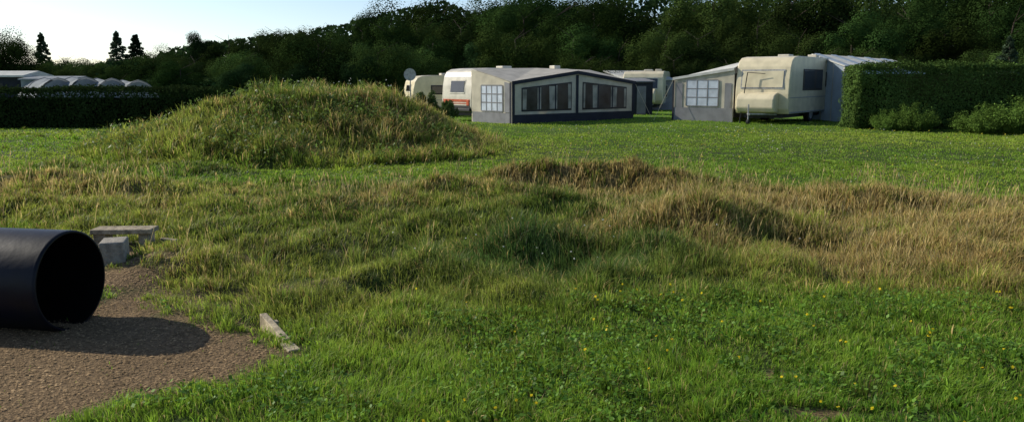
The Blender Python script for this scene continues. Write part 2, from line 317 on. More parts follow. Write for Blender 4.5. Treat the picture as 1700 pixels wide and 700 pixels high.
flowers('yellow_wildflowers',260,3,8,(.85,.68,.03),.019,.12,"tiny yellow wildflowers scattered in the lawn",lambda a,b:(roughm(a,b)<.6)&(a>-.8)&(fbm(a,b,1,5)>.4))
flowers('yellow_lawn_flowers',500,9,26,(.7,.62,.08),.018,.08,"small yellow flowers dotted in the mown lawn",lambda a,b:(roughm(a,b)<.4)&(a>0))
flowers('white_clover_flowers',1000,8,28,(.6,.62,.5),.016,.07,"pale clover flowers dotted over the lawn",lambda a,b:(roughm(a,b)<.4)&(fbm(a,b,2,9)>.48))
flowers('white_wildflowers',90,4.5,8,(.75,.75,.66),.016,.26,"white yarrow flowers above the long grass",lambda a,b:(lushm(a,b)>.25))
flowers('thistle_flowers',260,18.5,20.5,(.5,.5,.45),.02,.45,"pale wild flowers along the top of the mound",lambda a,b:(moundm(a,b)>.8)&(fbm(a,b,.8,8)>.5)&(a>-6.5)&(a<-2.8))
n=120000; yy=rng.uniform(2.6,8,n);xx=rng.uniform(-5.5,-1.0,n);k=(rng.random(n)<dirtm(xx,yy)**1.5)&(xx>-.68*yy-.8);xx=xx[k];yy=yy[k];n=len(xx)
c=np.stack([xx,yy,hgt(xx,yy)+rng.uniform(-.003,.007,n)],1);s=(.005+.017*rng.random(n)**2.5)[:,None]
tet=np.array([(1,0,-.5),(-.5,.8,-.5),(-.5,-.8,-.5),(0,0,.7)]);a=rng.random(n)*6.28;ca=np.cos(a)[:,None];sa=np.sin(a)[:,None]
tx=tet[None,:,0]*ca-tet[None,:,1]*sa;ty=tet[None,:,0]*sa+tet[None,:,1]*ca;tz=np.broadcast_to(tet[None,:,2],tx.shape)
V=(c[:,None,:]+np.stack([tx*rng.uniform(.5,1.6,(n,1)),ty,tz*.5],-1)*s[:,:,None]*.6).reshape(-1,3);i=(np.arange(n)*4)[:,None]
T=np.concatenate([i+np.array(f) for f in ((0,1,3),(1,2,3),(2,0,3))]);C=np.repeat(c3(.27,.185,.10)*(rng.uniform(.4,1.5,n)*(.5+1.0*fbm(xx,yy,.5,141)))[:,None],4,0)
M_gr=foliage('gravel_chips',0.0,.9,.1)
o=obj('gravel',big_mesh('gravel',V,None,T,C,M_gr));o['kind']='stuff';tag(o,"brown gravel and bark chips on bare soil","gravel")
# ------------------------------------------------------------------ trees
def crown_mesh(name,seed,nleaf=32000,rx=.40,z0=.12,z1=1.0,leaf=.0135,lobes=26,colr=(.045,.07,.018)):
    r=np.random.default_rng(seed); cen=[];rad=[]
    for i in range(lobes):
        u=r.normal(size=3);u/=np.linalg.norm(u); f=r.uniform(.45,.85)
        zc=(z0+z1)/2; cen.append((u[0]*rx*f,u[1]*rx*f,zc+u[2]*(z1-z0)/2*f*(.9))); rad.append(r.uniform(.10,.19)*(.8+.5*rx))
    cen=np.array(cen);rad=np.array(rad)
    j=r.integers(0,lobes,nleaf); u=r.normal(size=(nleaf,3));u/=np.linalg.norm(u,axis=1,keepdims=True)
    f=r.uniform(.35,1.08,nleaf)**.5; wob=.78+.42*r.random((lobes,24))[j,((np.arctan2(u[:,1],u[:,0])+3.1416)/6.2832*5.99).astype(int)+6*((u[:,2]+1)*1.49).astype(int)]
    c=cen[j]+u*(rad[j]*f*wob)[:,None]; c[:,2]=np.maximum(c[:,2],.02)
    nn=u+r.normal(size=(nleaf,3))*.2+np.array([0,0,.15])
    V,Qd=cloud(c,nn,leaf*r.uniform(.6,1.5,nleaf),.75)
    cc=(.65+.6*r.random(lobes))[j][:,None]*(.5+.5*np.clip(c[:,2:3],0,1))*r.uniform(.88,1.1,nleaf)[:,None]*np.array(colr)*.88  # leaf tint carries painted light: paler lit tops, darker shaded lower crown
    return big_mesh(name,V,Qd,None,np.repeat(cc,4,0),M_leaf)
def conifer_mesh(name,seed,nleaf=9000,rx=.22,colr=(.06,.075,.045)):
    r=np.random.default_rng(seed); nb=64; zb=np.linspace(.06,.985,nb)
    j=r.integers(0,nb,nleaf);ang=(np.arange(nb)*2.4+r.random(nb)*.8)[j]+r.normal(size=nleaf)*.3; R=(rx*(1-zb)**.8*r.uniform(.55,1.25,nb)+.012)[j]; t=r.random(nleaf)**.55
    c=np.stack([np.cos(ang)*R*t,np.sin(ang)*R*t,zb[j]-.10*R/rx*t*t*.5+r.normal(size=nleaf)*.009],1)
    nn=r.normal(size=(nleaf,3))*.6+np.array([0,0,.7])
    V,Qd=cloud(c,nn,.034*r.uniform(.5,1.3,nleaf),.45)
    return big_mesh(name,V,Qd,None,np.repeat(np.array(colr)*r.uniform(.6,1.4,nleaf)[:,None],4,0),M_leaf)
def trunk_mesh(name,seed,top=.8,limbs=7,r0=.022):
    r=random.Random(seed);V=[];F=[]
    def seg(a,b,ra,rb):
        a=Vector(a);b=Vector(b);d=(b-a).normalized();t=d.orthogonal().normalized();s=d.cross(t);k=len(V)
        for p,q in((a,ra),(b,rb)):
            for i in range(7): V.append(tuple(p+(t*math.cos(i*.8976)+s*math.sin(i*.8976))*q))
        F.extend([(k+i,k+(i+1)%7,k+7+(i+1)%7,k+7+i) for i in range(7)])
    p=(0,0,-.02);rr=r0
    for i in range(5):
        q=(p[0]+r.uniform(-.015,.015),p[1]+r.uniform(-.015,.015),p[2]+top/5); seg(p,q,rr,rr*.78);p=q;rr*=.78
        if i>0:
            for _ in range(limbs//3):
                a=r.random()*6.28;l=r.uniform(.12,.24);e=(p[0]+math.cos(a)*l,p[1]+math.sin(a)*l,p[2]+l*.7);seg(p,e,rr*.6,rr*.2)
    me=bpy.data.meshes.new(name);me.from_pydata(V,[],F);me.materials.append(M_bark);return me
CR=[crown_mesh('broadleaf_crown_a',1,rx=.42),crown_mesh('broadleaf_crown_b',2,rx=.36,z0=.08,lobes=30,colr=(.05,.085,.022)),crown_mesh('broadleaf_crown_c',3,rx=.48,z0=.05,lobes=34,colr=(.06,.08,.02)),
    crown_mesh('broadleaf_crown_d',4,rx=.33,z0=.1,lobes=22,colr=(.04,.07,.025)),crown_mesh('broadleaf_crown_e',5,rx=.40,z0=.02,lobes=32,colr=(.06,.08,.022)),
    crown_mesh('broadleaf_crown_f',6,rx=.46,z0=.02,lobes=40,colr=(.08,.115,.03))]
TRK=[trunk_mesh('trunk_a',1),trunk_mesh('trunk_b',2)]
CON=[conifer_mesh('conifer_crown_a',11),conifer_mesh('conifer_crown_b',12,rx=.26)]
TRC=trunk_mesh('conifer_trunk',5,.9,0,.016)
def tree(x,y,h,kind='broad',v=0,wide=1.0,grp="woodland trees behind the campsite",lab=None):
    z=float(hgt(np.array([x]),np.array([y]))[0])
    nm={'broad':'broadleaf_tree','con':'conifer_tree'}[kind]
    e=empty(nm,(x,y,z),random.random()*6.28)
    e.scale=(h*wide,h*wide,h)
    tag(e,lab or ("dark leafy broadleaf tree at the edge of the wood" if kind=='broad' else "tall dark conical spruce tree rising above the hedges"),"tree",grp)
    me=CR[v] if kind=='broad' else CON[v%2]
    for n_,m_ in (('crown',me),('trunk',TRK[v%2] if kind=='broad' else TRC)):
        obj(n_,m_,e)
def tr(s,d,h,**k): tree(s*d,d,h,**k)
f=1334.
def row(u0,u1,step,d,fn,wide=1.05,vs=(0,1,2,3,4),jit=12):
    u=u0
    while u<u1:
        s=(u+random.uniform(-.3,.3)*step-850)/f; dd=d*random.uniform(.93,1.08)
        vt=fn(u)+random.uniform(-jit,jit*.8); h=1.6+(134-vt)/f*dd
        tr(s,dd,max(2.2,h),v=random.choice(vs),wide=wide*random.uniform(.85,1.2)); u+=step*random.uniform(.8,1.2)
sky_u=[0,100,260,300,350,420,470,560,640,720,900,1700]; sky_v=[98,100,92,70,60,54,46,40,22,4,-15,-45]
row(285,1000,46,92,lambda u:np.interp(u,sky_u,sky_v),1.05,jit=12)
row(520,1780,66,72,lambda u:np.interp(u,[520,620,700,800,1000,1700],[66,48,30,6,-12,-45]),1.05)
row(330,1780,74,54,lambda u:np.interp(u,[330,500,700,1000,1300,1700],[88,74,64,48,28,12]),1.2,jit=18)
row(70,330,42,62,lambda u:np.interp(u,[70,330],[98,90]),1.4,(2,5))
row(-60,260,60,80,lambda u:94,1.3,(2,4))
row(-60,700,90,44,lambda u:np.interp(u,[0,500,700],[114,104,96]),1.5)
row(950,1760,80,47,lambda u:np.interp(u,[950,1700],[92,74]),1.4,(2,4,5))
for s,d,h in ((-.235,45,4.6),(-.165,44,3.9),(-.12,46,3.7),(-.33,47,3.4)): tr(s,d,h,v=5,wide=1.3,lab="rounded mid green bushy tree in front of the dark wood")
tr(-.617,55,4.9,v=0,lab="dark rounded tree beside a low building")
tr(-.655,50,5.6,v=2,lab="dark rounded tree beside a low building")
tr(-.574,70,5.6,kind='con',v=0,wide=1.2,grp="spruce trees"); tr(-.482,75,6.0,kind='con',v=1,wide=1.2,grp="spruce trees"); tr(-.459,76,5.8,kind='con',v=0,wide=1.6,grp="spruce trees")
tr(.607,34,3.4,kind='con',v=1,wide=1.2,grp="spruce trees",lab="small pointed green conifer behind the clipped hedge")
n=70000; xx=rng.uniform(-110,110,n); yy=rng.uniform(108,116,n); u=850+xx/yy*f
hh=1.6+(134-np.interp(u,sky_u,np.array(sky_v)+14))/f*yy; hh*=.86+.28*vnoise(xx,yy*0,5,3)
c=np.stack([xx,yy,rng.random(n)*hh],1);V,Qd=cloud(c,rng.normal(size=(n,3))+np.array([-.3,-.5,.5]),rng.uniform(.35,.9,n),.8)
C=np.repeat(c3(.035,.055,.02)*rng.uniform(.5,1.4,n)[:,None],4,0)
o=obj('far_woodland',big_mesh('far_woodland',V,Qd,None,C,M_leaf));o['kind']='stuff';tag(o,"distant dark woodland closing off the campsite","woodland")
n=50000; xx=rng.uniform(-42,48,n); yy=rng.uniform(56,61,n)+0*xx; hh=(1.2+1.9*vnoise(xx,yy*0,3,8))
c=np.stack([xx,yy,rng.random(n)*hh],1);V,Qd=cloud(c,rng.normal(size=(n,3))+np.array([-.3,-.5,.5]),rng.uniform(.15,.4,n),.8)
C=np.repeat(c3(.025,.045,.015)*rng.uniform(.5,1.4,n)[:,None],4,0)
o=obj('woodland_undergrowth',big_mesh('woodland_undergrowth',V,Qd,None,C,M_leaf));o['kind']='stuff';tag(o,"dark undergrowth below the woodland trees","undergrowth")
# ------------------------------------------------------------------ hedges and shrubs
def hedge(x0,x1,y0,y1,h,nleaf,colr,label,leaf=.09,seed=0,wav=.5):
    A=[((x1-x0)*h,'f'),((x1-x0)*(y1-y0),'t'),((y1-y0)*h*1.4,'l'),((y1-y0)*h,'r')]; tot=sum(a for a,_ in A); cs=[];ns=[]
    for a,k in A:
        n=int(nleaf*a/tot);p=rng.random(n);q=rng.random(n)
        if k=='f': c=np.stack([x0+(x1-x0)*p,np.full(n,y0),h*q],1);nn=(0,-1,0)
        if k=='t': c=np.stack([x0+(x1-x0)*p,y0+(y1-y0)*q,np.full(n,h)],1);nn=(0,0,1)
        if k=='l': c=np.stack([np.full(n,x0),y0+(y1-y0)*p,h*q],1);nn=(-1,0,0)
        if k=='r': c=np.stack([np.full(n,x1),y0+(y1-y0)*p,h*q],1);nn=(1,0,0)
        cs.append(c);ns.append(np.tile(np.array(nn,float),(n,1)))
    c=np.concatenate(cs);nn=np.concatenate(ns);n=len(c)
    d=(fbm(c[:,0]+c[:,1]*.7,c[:,2]+c[:,1],.9,seed+3)-.5)*wav+rng.normal(size=n)*.045-.02
    c=c+nn*d[:,None]
    rx_=np.minimum(1,np.maximum(0,(c[:,2]-(h-.3))/.3)); c[:,0]+=np.where(c[:,0]<x0+.4,rx_*.18,0); c[:,1]+=np.where(c[:,1]<y0+.3,rx_*.15,0)
    c[:,2]=np.clip(c[:,2],.02,None)
    V,Qd=cloud(c,nn+rng.normal(size=(n,3))*.55,leaf*rng.uniform(.6,1.4,n),.7)
    C=np.repeat(np.array(colr)*rng.uniform(.6,1.3,n)[:,None]*(.6+.8*fbm(c[:,0],c[:,2]+c[:,1],.9,seed+7))[:,None],4,0)
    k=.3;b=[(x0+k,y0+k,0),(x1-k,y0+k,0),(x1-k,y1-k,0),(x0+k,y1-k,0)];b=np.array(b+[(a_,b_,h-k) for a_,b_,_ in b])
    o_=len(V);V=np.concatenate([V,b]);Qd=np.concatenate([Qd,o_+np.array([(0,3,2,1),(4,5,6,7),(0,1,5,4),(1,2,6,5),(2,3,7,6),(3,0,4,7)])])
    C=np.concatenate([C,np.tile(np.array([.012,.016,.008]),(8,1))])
    o=obj('hedge',big_mesh('hedge',V,Qd,None,C,M_leaf));tag(o,label,"hedge");return o
hedge(11.5,26,27.0,28.5,2.12,80000,(.085,.12,.03),"tall clipped green hedge beside the caravans",.065,5)
hedge(-26,-10.3,27.2,28.6,1.32,42000,(.065,.09,.028),"low dark clipped hedge in front of tents",.075,9,.25)
hedge(-52,-16,52,53.5,1.6,12000,(.05,.07,.025),"distant low hedge at the field edge",.2,15)
SHR=crown_mesh('shrub_leaves',21,nleaf=12000,rx=.8,z0=-.1,z1=1.0,leaf=.05,lobes=30,colr=(.12,.15,.045))
def loose(name,seed,n=200,per=90,colr=(.18,.25,.05)):
    r=np.random.default_rng(seed);j=np.repeat(np.arange(n),per);a=r.random(n)*6.28;sp=r.random(n)**.6*1.05;hh=r.uniform(.45,1.08,n)*(1-.45*sp**2)
    t=r.random(n*per)**.7
    c=np.stack([np.cos(a)[j]*sp[j]*(.35+.65*t),np.sin(a)[j]*sp[j]*(.35+.65*t),hh[j]*t],1)+r.normal(size=(n*per,3))*np.array([.05,.05,.03]);c[:,2]=np.maximum(c[:,2],0.01)
    V,Qd=cloud(c,r.normal(size=(n*per,3))*.7+np.array([0,0,.6])+c*.5,.05*r.uniform(.5,1.4,n*per),.5)
    C=(r.uniform(.55,1.3,n)[j]*r.uniform(.8,1.2,n*per))[:,None]*np.array(colr)
    return big_mesh(name,V,Qd,None,np.repeat(C,4,0),M_leaf)
SHR2=loose('shrub_leaves_loose',23)
def shrub(x,y,h,w,lab,me=None):
    z=float(hgt(np.array([x]),np.array([y]))[0]); o=obj('shrub',me or SHR);o.location=(x,y,z);o.scale=(w,w,h);o.rotation_euler=(0,0,random.random()*6);tag(o,lab,"bush","bushes around the pitches")
for a in ((12.2,26.4,.7,.5),(13.0,26.2,.95,.8)): shrub(*a,"loose leafy bush growing against the hedge base",SHR2)
for a in ((14.7,25.0,.95,1.0),(15.6,24.6,1.2,1.2),(16.7,24.4,1.35,1.3),(18.0,24.9,1.35,1.4)): shrub(*a,"large loose bright green bush in front of the hedge",SHR2)
shrub(-3.9,27.5,1.45,.7,"brownish bush beside the white caravan"); shrub(-3.0,28.3,1.3,.7,"brownish bush beside the white caravan"); shrub(-2.35,29.3,.95,.6,"brownish bush beside the white caravan")
# ------------------------------------------------------------------ caravans
def wheel(parent,x,y,r=.32):
    e=empty('wheel',(x,y,r));e.parent=parent
    tube('tyre',(0,-.1,0),(0,.1,0),r,M_rubber,e,seg=24); tube('rim',(0,-.112,0),(0,.112,0),r*.6,M_metal,e,seg=20)
def caravan(label,loc,yaw,L,W,H,mat,fl=.38,endwin=None,sidewin=(),locker=True,stripe=None,lights=False):
    e=empty('caravan',loc,yaw);tag(e,label,"caravan")
    k=H/2.55
    pr=[(.10,fl),(.0,fl+.18),(.0,1.15*k),(.04,1.7*k),(.12,2.15*k),(.24,2.38*k),(.46,2.5*k),(.95,2.55*k),(L-.9,2.55*k),(L-.36,2.49*k),(L-.14,2.34*k),(L-.04,2.1*k),(L,1.3*k),(L,fl+.2),(L-.12,fl)]
    V=[(a,0,b) for a,b in pr]+[(a,W,b) for a,b in pr];n=len(pr)
    F=[tuple(range(n)),tuple(range(n,2*n))[::-1]]+[(i,i+n,(i+1)%n+n,(i+1)%n) for i in range(n)]
    pmesh('body',V,F,mat,e,.035,False)
    for yy in (-.012,W-.008):
        box('skirt_rail',(.15,yy,fl+.02),(L-.15,yy+.02,fl+.07),M_metal,e)
        box('waist_trim',(.05,yy,.98*k),(L-.05,yy+.02,1.01*k),M_metal,e)
    wheel(e,L*.52,.16);wheel(e,L*.52,W-.16)
    box('chassis',(.2,.3,.22),(L-.2,W-.3,fl-.003),M_black,e)
    if endwin:
        z0,z1,y0,y1,m=endwin
        def fx(z): return float(np.interp(z,[p_[1] for p_ in pr[1:8]],[p_[0] for p_ in pr[1:8]]))
        w=empty('window',(0,0,0));w.parent=e
        for nm,g_,mm,off in (('frame',.05,M_white if m is M_glass else M_metal,-.02),('pane',0,m,-.032)):
            pts=[(fx(z0-g_),y0-g_,z0-g_),(fx(z0-g_),y1+g_,z0-g_),(fx(z1+g_),y1+g_,z1+g_),(fx(z1+g_),y0-g_,z1+g_)]
            poly(nm,pts,(-1,0,.15),-off,mm,w)
    for (xa,xb,za,zb) in sidewin:
        w=empty('window',(0,0,0));w.parent=e
        box('frame',(xa-.05,-.018,za-.05),(xb+.05,.03,zb+.05),M_black,w,.01); box('pane',(xa,-.03,za),(xb,.02,zb),M_glass,w,.008)
    if locker:
        pl=[(0,.40),(-.42,.45),(-.52,.6),(-.50,.95),(-.36,1.1),(0,1.18)]
        y0,y1=.18*W,.82*W+.12;V=[(a,y0,b) for a,b in pl]+[(a,y1,b) for a,b in pl];n=len(pl)
        F=[tuple(range(n)),tuple(range(n,2*n))[::-1]]+[(i,i+n,(i+1)%n+n,(i+1)%n) for i in range(n)]
        pmesh('gas_locker',V,F,mat,e,.05)
        for s in(-.55,.55): tube('drawbar',(.1,W/2+s,.36),(-1.15,W/2,.40),.035,M_metal,e)
        tube('jockey_wheel_post',(-1.0,W/2+.08,.1),(-1.0,W/2+.08,.75),.025,M_metal,e)
        tube('jockey_wheel',(-1.0,W/2+.04,.1),(-1.0,W/2+.12,.1),.1,M_rubber,e,seg=16)
    if stripe:
        for z0,z1,m in stripe: box('stripe',(-.012,.1,z0),(.02,W-.1,z1),m,e)
    if lights:
        for yy in (.14,W-.3): box('tail_light',(-.03,yy,.62),(.02,yy+.16,.85),M_red,e,.01)
        box('bumper',(-.07,.05,.40),(.05,W-.05,.5),M_black,e,.015)
    box('roof_vent',(L*.35,W*.35,2.55*k),(L*.35+.5,W*.35+.45,2.55*k+.10),M_white,e,.03)
    box('roof_vent',(L*.78,W*.2,2.53*k),(L*.78+.35,W*.2+.35,2.53*k+.16),M_white,e,.03)
    return e
YR=math.radians(52); OR=(10.1,29.6,0)
caravan("cream touring caravan with gas locker and dark side window",OR,YR,5.3,2.05,2.5,M_cream,endwin=(1.35,1.95,.25,1.8,M_cream),sidewin=((1.5,3.7,1.28,1.98),(4.2,4.8,1.4,1.9)))
YL=math.radians(40); OL=(-1.6,31.9,0)
caravan("white caravan with red rear stripe beside a grey awning",OL,YL,6.2,2.0,2.10,M_white,endwin=(1.14,1.58,.5,1.4,M_glass),locker=False,stripe=((.76,.86,M_red),(.68,.71,M_red),(.52,.62,M_black)),lights=True)
def lattice(par,O,U,Vv,u0,u1,v0,v1,n,cols,rows,mglass=M_curt,mbar=M_alight,b=.022):
    w=empty('window',(0,0,0));w.parent=par
    O=Vector(O);U=Vector(U).normalized();Vv=Vector(Vv).normalized();n=Vector(n).normalized()
    q=lambda a,b,c,d,off:[O+U*a+Vv*c+n*off,O+U*b+Vv*c+n*off,O+U*b+Vv*d+n*off,O+U*a+Vv*d+n*off]
    poly('pane',q(u0,u1,v0,v1,.002),n,.008,mglass,w)
    for i in range(cols+1):
        a=u0+(u1-u0)*i/cols; poly('glazing_bar',q(a-b,a+b,v0,v1,.010),n,.01,mbar,w)
    for i in range(rows+1):
        a=v0+(v1-v0)*i/rows; poly('glazing_bar',q(u0+b,u1-b,a-b,a+b,.010),n,.008,mbar,w)
    return w
e=empty('caravan_awning',OL,YL);tag(e,"large beige-grey gabled awning with dark trim beside a caravan","awning")
x1=6.7;yf=-2.5;he=1.56;hp=1.97
Vr=[(-.05,yf-.04,he),(x1/2,yf-.04,hp),(x1+.05,yf-.04,he),(x1-.1,-.02,2.06),(x1/2,-.02,2.12),(.05,-.02,2.06)]
Vr+=[(a,b,c-.02) for a,b,c in Vr]
pmesh('roof',Vr,[(0,1,4,5),(1,2,3,4),(6,11,10,7),(7,10,9,8),(0,6,7,1),(1,7,8,2),(2,8,9,3),(3,9,10,4),(4,10,11,5),(5,11,6,0)],M_aroof,e)
poly('side_wall',[(0,yf,.0),(0,-.02,.0),(0,-.02,2.03),(0,yf,he-.025)],(1,0,0),.02,M_alight,e)
poly('side_wall',[(x1,yf,.0),(x1,-.02,.0),(x1,-.02,2.03),(x1,yf,he-.025)],(-1,0,0),.02,M_agrey,e)
poly('front_wall',[(.025,yf,0),(x1-.025,yf,0),(x1-.025,yf,he-.03),(x1/2,yf,hp-.03),(.025,yf,he-.03)],(0,1,0),.02,M_alight,e)
poly('skirt_panel',[(.0,yf-.004,0),(x1,yf-.004,0),(x1,yf-.004,.34),(.0,yf-.004,.34)],(0,-1,0),.008,M_adark,e)
poly('skirt_panel',[(-.004,yf,0),(-.004,-.1,0),(-.004,-.1,.40),(-.004,yf,.40)],(-1,0,0),.008,M_agrey,e)
for (a,b) in (((-.05,yf-.045,he),(x1/2,yf-.045,hp)),((x1/2,yf-.045,hp),(x1+.05,yf-.045,he))):
    A=Vector(a);B=Vector(b); poly('valance',[A-Vector((0,0,.12)),B-Vector((0,0,.12)),B+Vector((0,0,.014)),A+Vector((0,0,.014))],(0,-1,0),.02,M_adark,e)
poly('trim_strip',[(-.03,yf,0),(-.03,yf+.10,0),(-.03,yf+.10,he-.03),(-.03,yf,he-.03)],(-1,0,0),.01,M_adark,e)
for xx in (.04,x1/2,x1-.04): poly('trim_strip',[(xx-.07,yf-.013,.34),(xx+.07,yf-.013,.34),(xx+.07,yf-.013,he-.1+(.36 if xx==x1/2 else 0)),(xx-.07,yf-.013,he-.1+(.36 if xx==x1/2 else 0))],(0,-1,0),.008,M_adark,e)
for s in (0,1):
    a0=.48+s*3.20; a1=a0+2.54
    zl=1.30 if s==0 else 1.52; zr=1.52 if s==0 else 1.30
    w=empty('window',(0,0,0));w.parent=e
    poly('frame',[(a0-.03,yf-.005,.45),(a1+.03,yf-.005,.45),(a1+.03,yf-.005,zr+.03),(a0-.03,yf-.005,zl+.03)],(0,-1,0),.006,M_adark,w)
    poly('pane',[(a0,yf-.0125,.48),(a1,yf-.0125,.48),(a1,yf-.0125,zr),(a0,yf-.0125,zl)],(0,-1,0),.004,M_pvc,w)
    zt=lambda u:zl+(zr-zl)*(u-a0)/(a1-a0)
    for i in range(1,3):
        u=a0+(a1-a0)*i/3; poly('mullion',[(u-.025,yf-.018,.48),(u+.025,yf-.018,.48),(u+.025,yf-.018,zt(u+.025)-.002),(u-.025,yf-.018,zt(u-.025)-.002)],(0,-1,0),.006,M_adark,w)
    for i,(cs_,wd) in enumerate(((.02,.20),(.81,-.05),(.88,.07),(1.66,-.30),(1.73,.06),(2.52,-.16)) if s==0 else ((.02,.10),(.81,-.28),(1.66,-.06),(1.73,.24),(2.52,-.12))):
        c0=a0+cs_; hi_=c0+wd; t_=min(zt(c0),zt(hi_))-.03
        poly('curtain',[(c0,yf-.0175,.52),(c0+wd*.9,yf-.0175,.52),(hi_,yf-.0175,t_),(c0,yf-.0175,t_)],(0,-1,0),.003,M_drape,w)
lattice(e,(-.003,yf,0),(0,1,0),(0,0,1),.55,1.85,.45,1.42,(-1,0,0),4,3,M_curt,M_agrey)
poly('curtain',[(-.02,yf+.12,.42),(-.02,yf+.42,.42),(-.02,yf+.42,1.55),(-.02,yf+.12,1.5)],(-1,0,0),.01,M_agrey,e)
for p0 in ((-.02,yf,0),(x1+.02,yf,0)):
    q0=Vector(p0); tube('guy_rope',q0+Vector((0,0,he)),q0+Vector((-.5 if p0[0]<1 else .5,-.6,0)),.008,M_alight,e,seg=5)
e=empty('caravan_awning',OR,YR);tag(e,"grey and white awning with lattice window on a cream caravan","awning")
W=2.05; y0=W+.06;y1=W+2.58;La=4.4;ho=1.74;hi=2.30
Vr=[(-.04,y0,hi-.22),(1.1,y0,hi+.06),(La,y0,hi+.06),(La,y1+.03,ho),(1.1,y1+.03,ho+.06),(-.04,y1+.03,ho-.02)]
Vr+=[(a,b,c-.025) for a,b,c in Vr]
pmesh('roof',Vr,[(0,1,4,5),(1,2,3,4),(6,11,10,7),(7,10,9,8),(0,6,7,1),(1,7,8,2),(2,8,9,3),(3,9,10,4),(4,10,11,5),(5,11,6,0)],M_awht,e)
poly('end_wall',[(0.01,y0,0),(.01,y1,0),(.01,y1,ho-.06),(.01,y0,hi-.26)],(1,0,0),.02,M_alight,e)
poly('end_wall',[(La-.03,y0,0),(La-.03,y1,0),(La-.03,y1,ho-.03),(La-.03,y0,hi+.03)],(1,0,0),.02,M_agrey,e)
poly('outer_wall',[(.035,y1,0),(La-.035,y1,0),(La-.035,y1,ho-.05),(.035,y1,ho-.06)],(0,-1,0),.02,M_agrey,e)
poly('skirt_panel',[(0,y0+.02,0),(0,y1,0),(0,y1,.55),(0,y0+.02,.55)],(-1,0,0),.008,M_agrey,e)
for a in (y0+.10,y1-.40): poly('trim_panel',[(0,a,.555),(0,a+.26,.555),(0,a+.26,1.5),(0,a,1.5)],(-1,0,0),.008,M_agrey,e)
lattice(e,(-.003,y0,0),(0,1,0),(0,0,1),.62,1.95,.62,1.62,(-1,0,0),3,3,M_curt,M_agrey,.018)
poly('valance',[(-.045,y0,hi-.32),(-.045,y1+.03,ho-.12),(-.045,y1+.03,ho-.02),(-.045,y0,hi-.22)],(-1,0,0),.01,M_awht,e)
poly('trim_strip',[(-.014,y1-.04,0),(-.014,y1+.03,0),(-.014,y1+.03,ho-.13),(-.014,y1-.04,ho-.12)],(-1,0,0),.01,M_adark,e)
tube('guy_rope',(0,y1,ho-.05),(-.7,y1+.5,0),.008,M_alight,e,seg=5)
tube('support_pole',(-.35,1.7,0),(-.12,1.55,1.9),.018,M_black,e,seg=6);tube('support_pole',(-.12,1.55,1.9),(-.05,.9,1.85),.012,M_black,e,seg=6)
e=empty('tent_awning',(12.9,31.6,0),math.radians(8));tag(e,"pale blue tent awning with sloping roof beside the caravan","tent")
wt=3.4;hl=2.14;hr=1.98;bl=2.64;br=2.42
V=[(0,0,0),(wt,0,0),(wt,2.4,0),(0,2.4,0),(0,0,hl),(wt,0,hr),(wt,2.4,br),(0,2.4,bl)]
pmesh('wall',V,[(0,1,5,4),(1,2,6,5),(2,3,7,6),(3,0,4,7),(0,3,2,1)],M_blue,e)
V=[(-.08,-.1,hl-.01),(wt+.15,-.1,hr-.02),(wt+.15,2.5,br+.02),(-.08,2.5,bl+.02),(-.08,-.1,hl+.03),(wt+.15,-.1,hr+.02),(wt+.15,2.5,br+.06),(-.08,2.5,bl+.06)]
pmesh('roof',V,[(4,5,6,7),(0,3,2,1),(0,1,5,4),(1,2,6,5),(2,3,7,6),(3,0,4,7)],M_awht,e)
for a in (.02,.75,1.5,2.25,3.0):
    z0_=hl+(hr-hl)*a/wt; z1_=bl+(br-bl)*a/wt
    poly('trim_strip',[(a,-.003,0),(a+.07,-.003,0),(a+.07,-.003,z0_-.04),(a,-.003,z0_-.03)],(0,-1,0),.008,M_awht,e)
    poly('roof_band',[(a,-.09,z0_+.02),(a+.22,-.09,z0_+.012),(a+.22,2.45,z1_+.06),(a,2.45,z1_+.068)],(0,-.2,1),.012,M_blue,e)
poly('skirt_panel',[(.0,-.006,0),(wt,-.006,0),(wt,-.006,.4),(0,-.006,.4)],(0,-1,0),.012,M_agrey,e)
for a in (.02,.8,1.6,2.3): poly('trim_strip',[(-.004,a,0),(-.004,a+.08,0),(-.004,a+.08,hl-.04+.19*a),(-.004,a,hl-.04+.19*a)],(-1,0,0),.006,M_awht,e)
lattice(e,(0,-.004,0),(1,0,0),(0,0,1),.15,.70,.9,1.8,(0,-1,0),2,2,M_pvc,M_awht)
caravan("cream caravan with a pale awning standing behind others",(7.9,42.5,0),math.radians(75),5,2.1,2.1,M_cream,endwin=(1.2,1.7,.3,1.8,M_glass),locker=True)
caravan("low cream caravan partly hidden behind a grassy mound",(-4.5,36.8,0),math.radians(20),4.4,2.0,1.84,M_cream,endwin=(1.12,1.38,.6,1.4,M_glass),sidewin=((.9,1.4,1.02,1.34),(2.2,2.8,1.02,1.34)),locker=False)
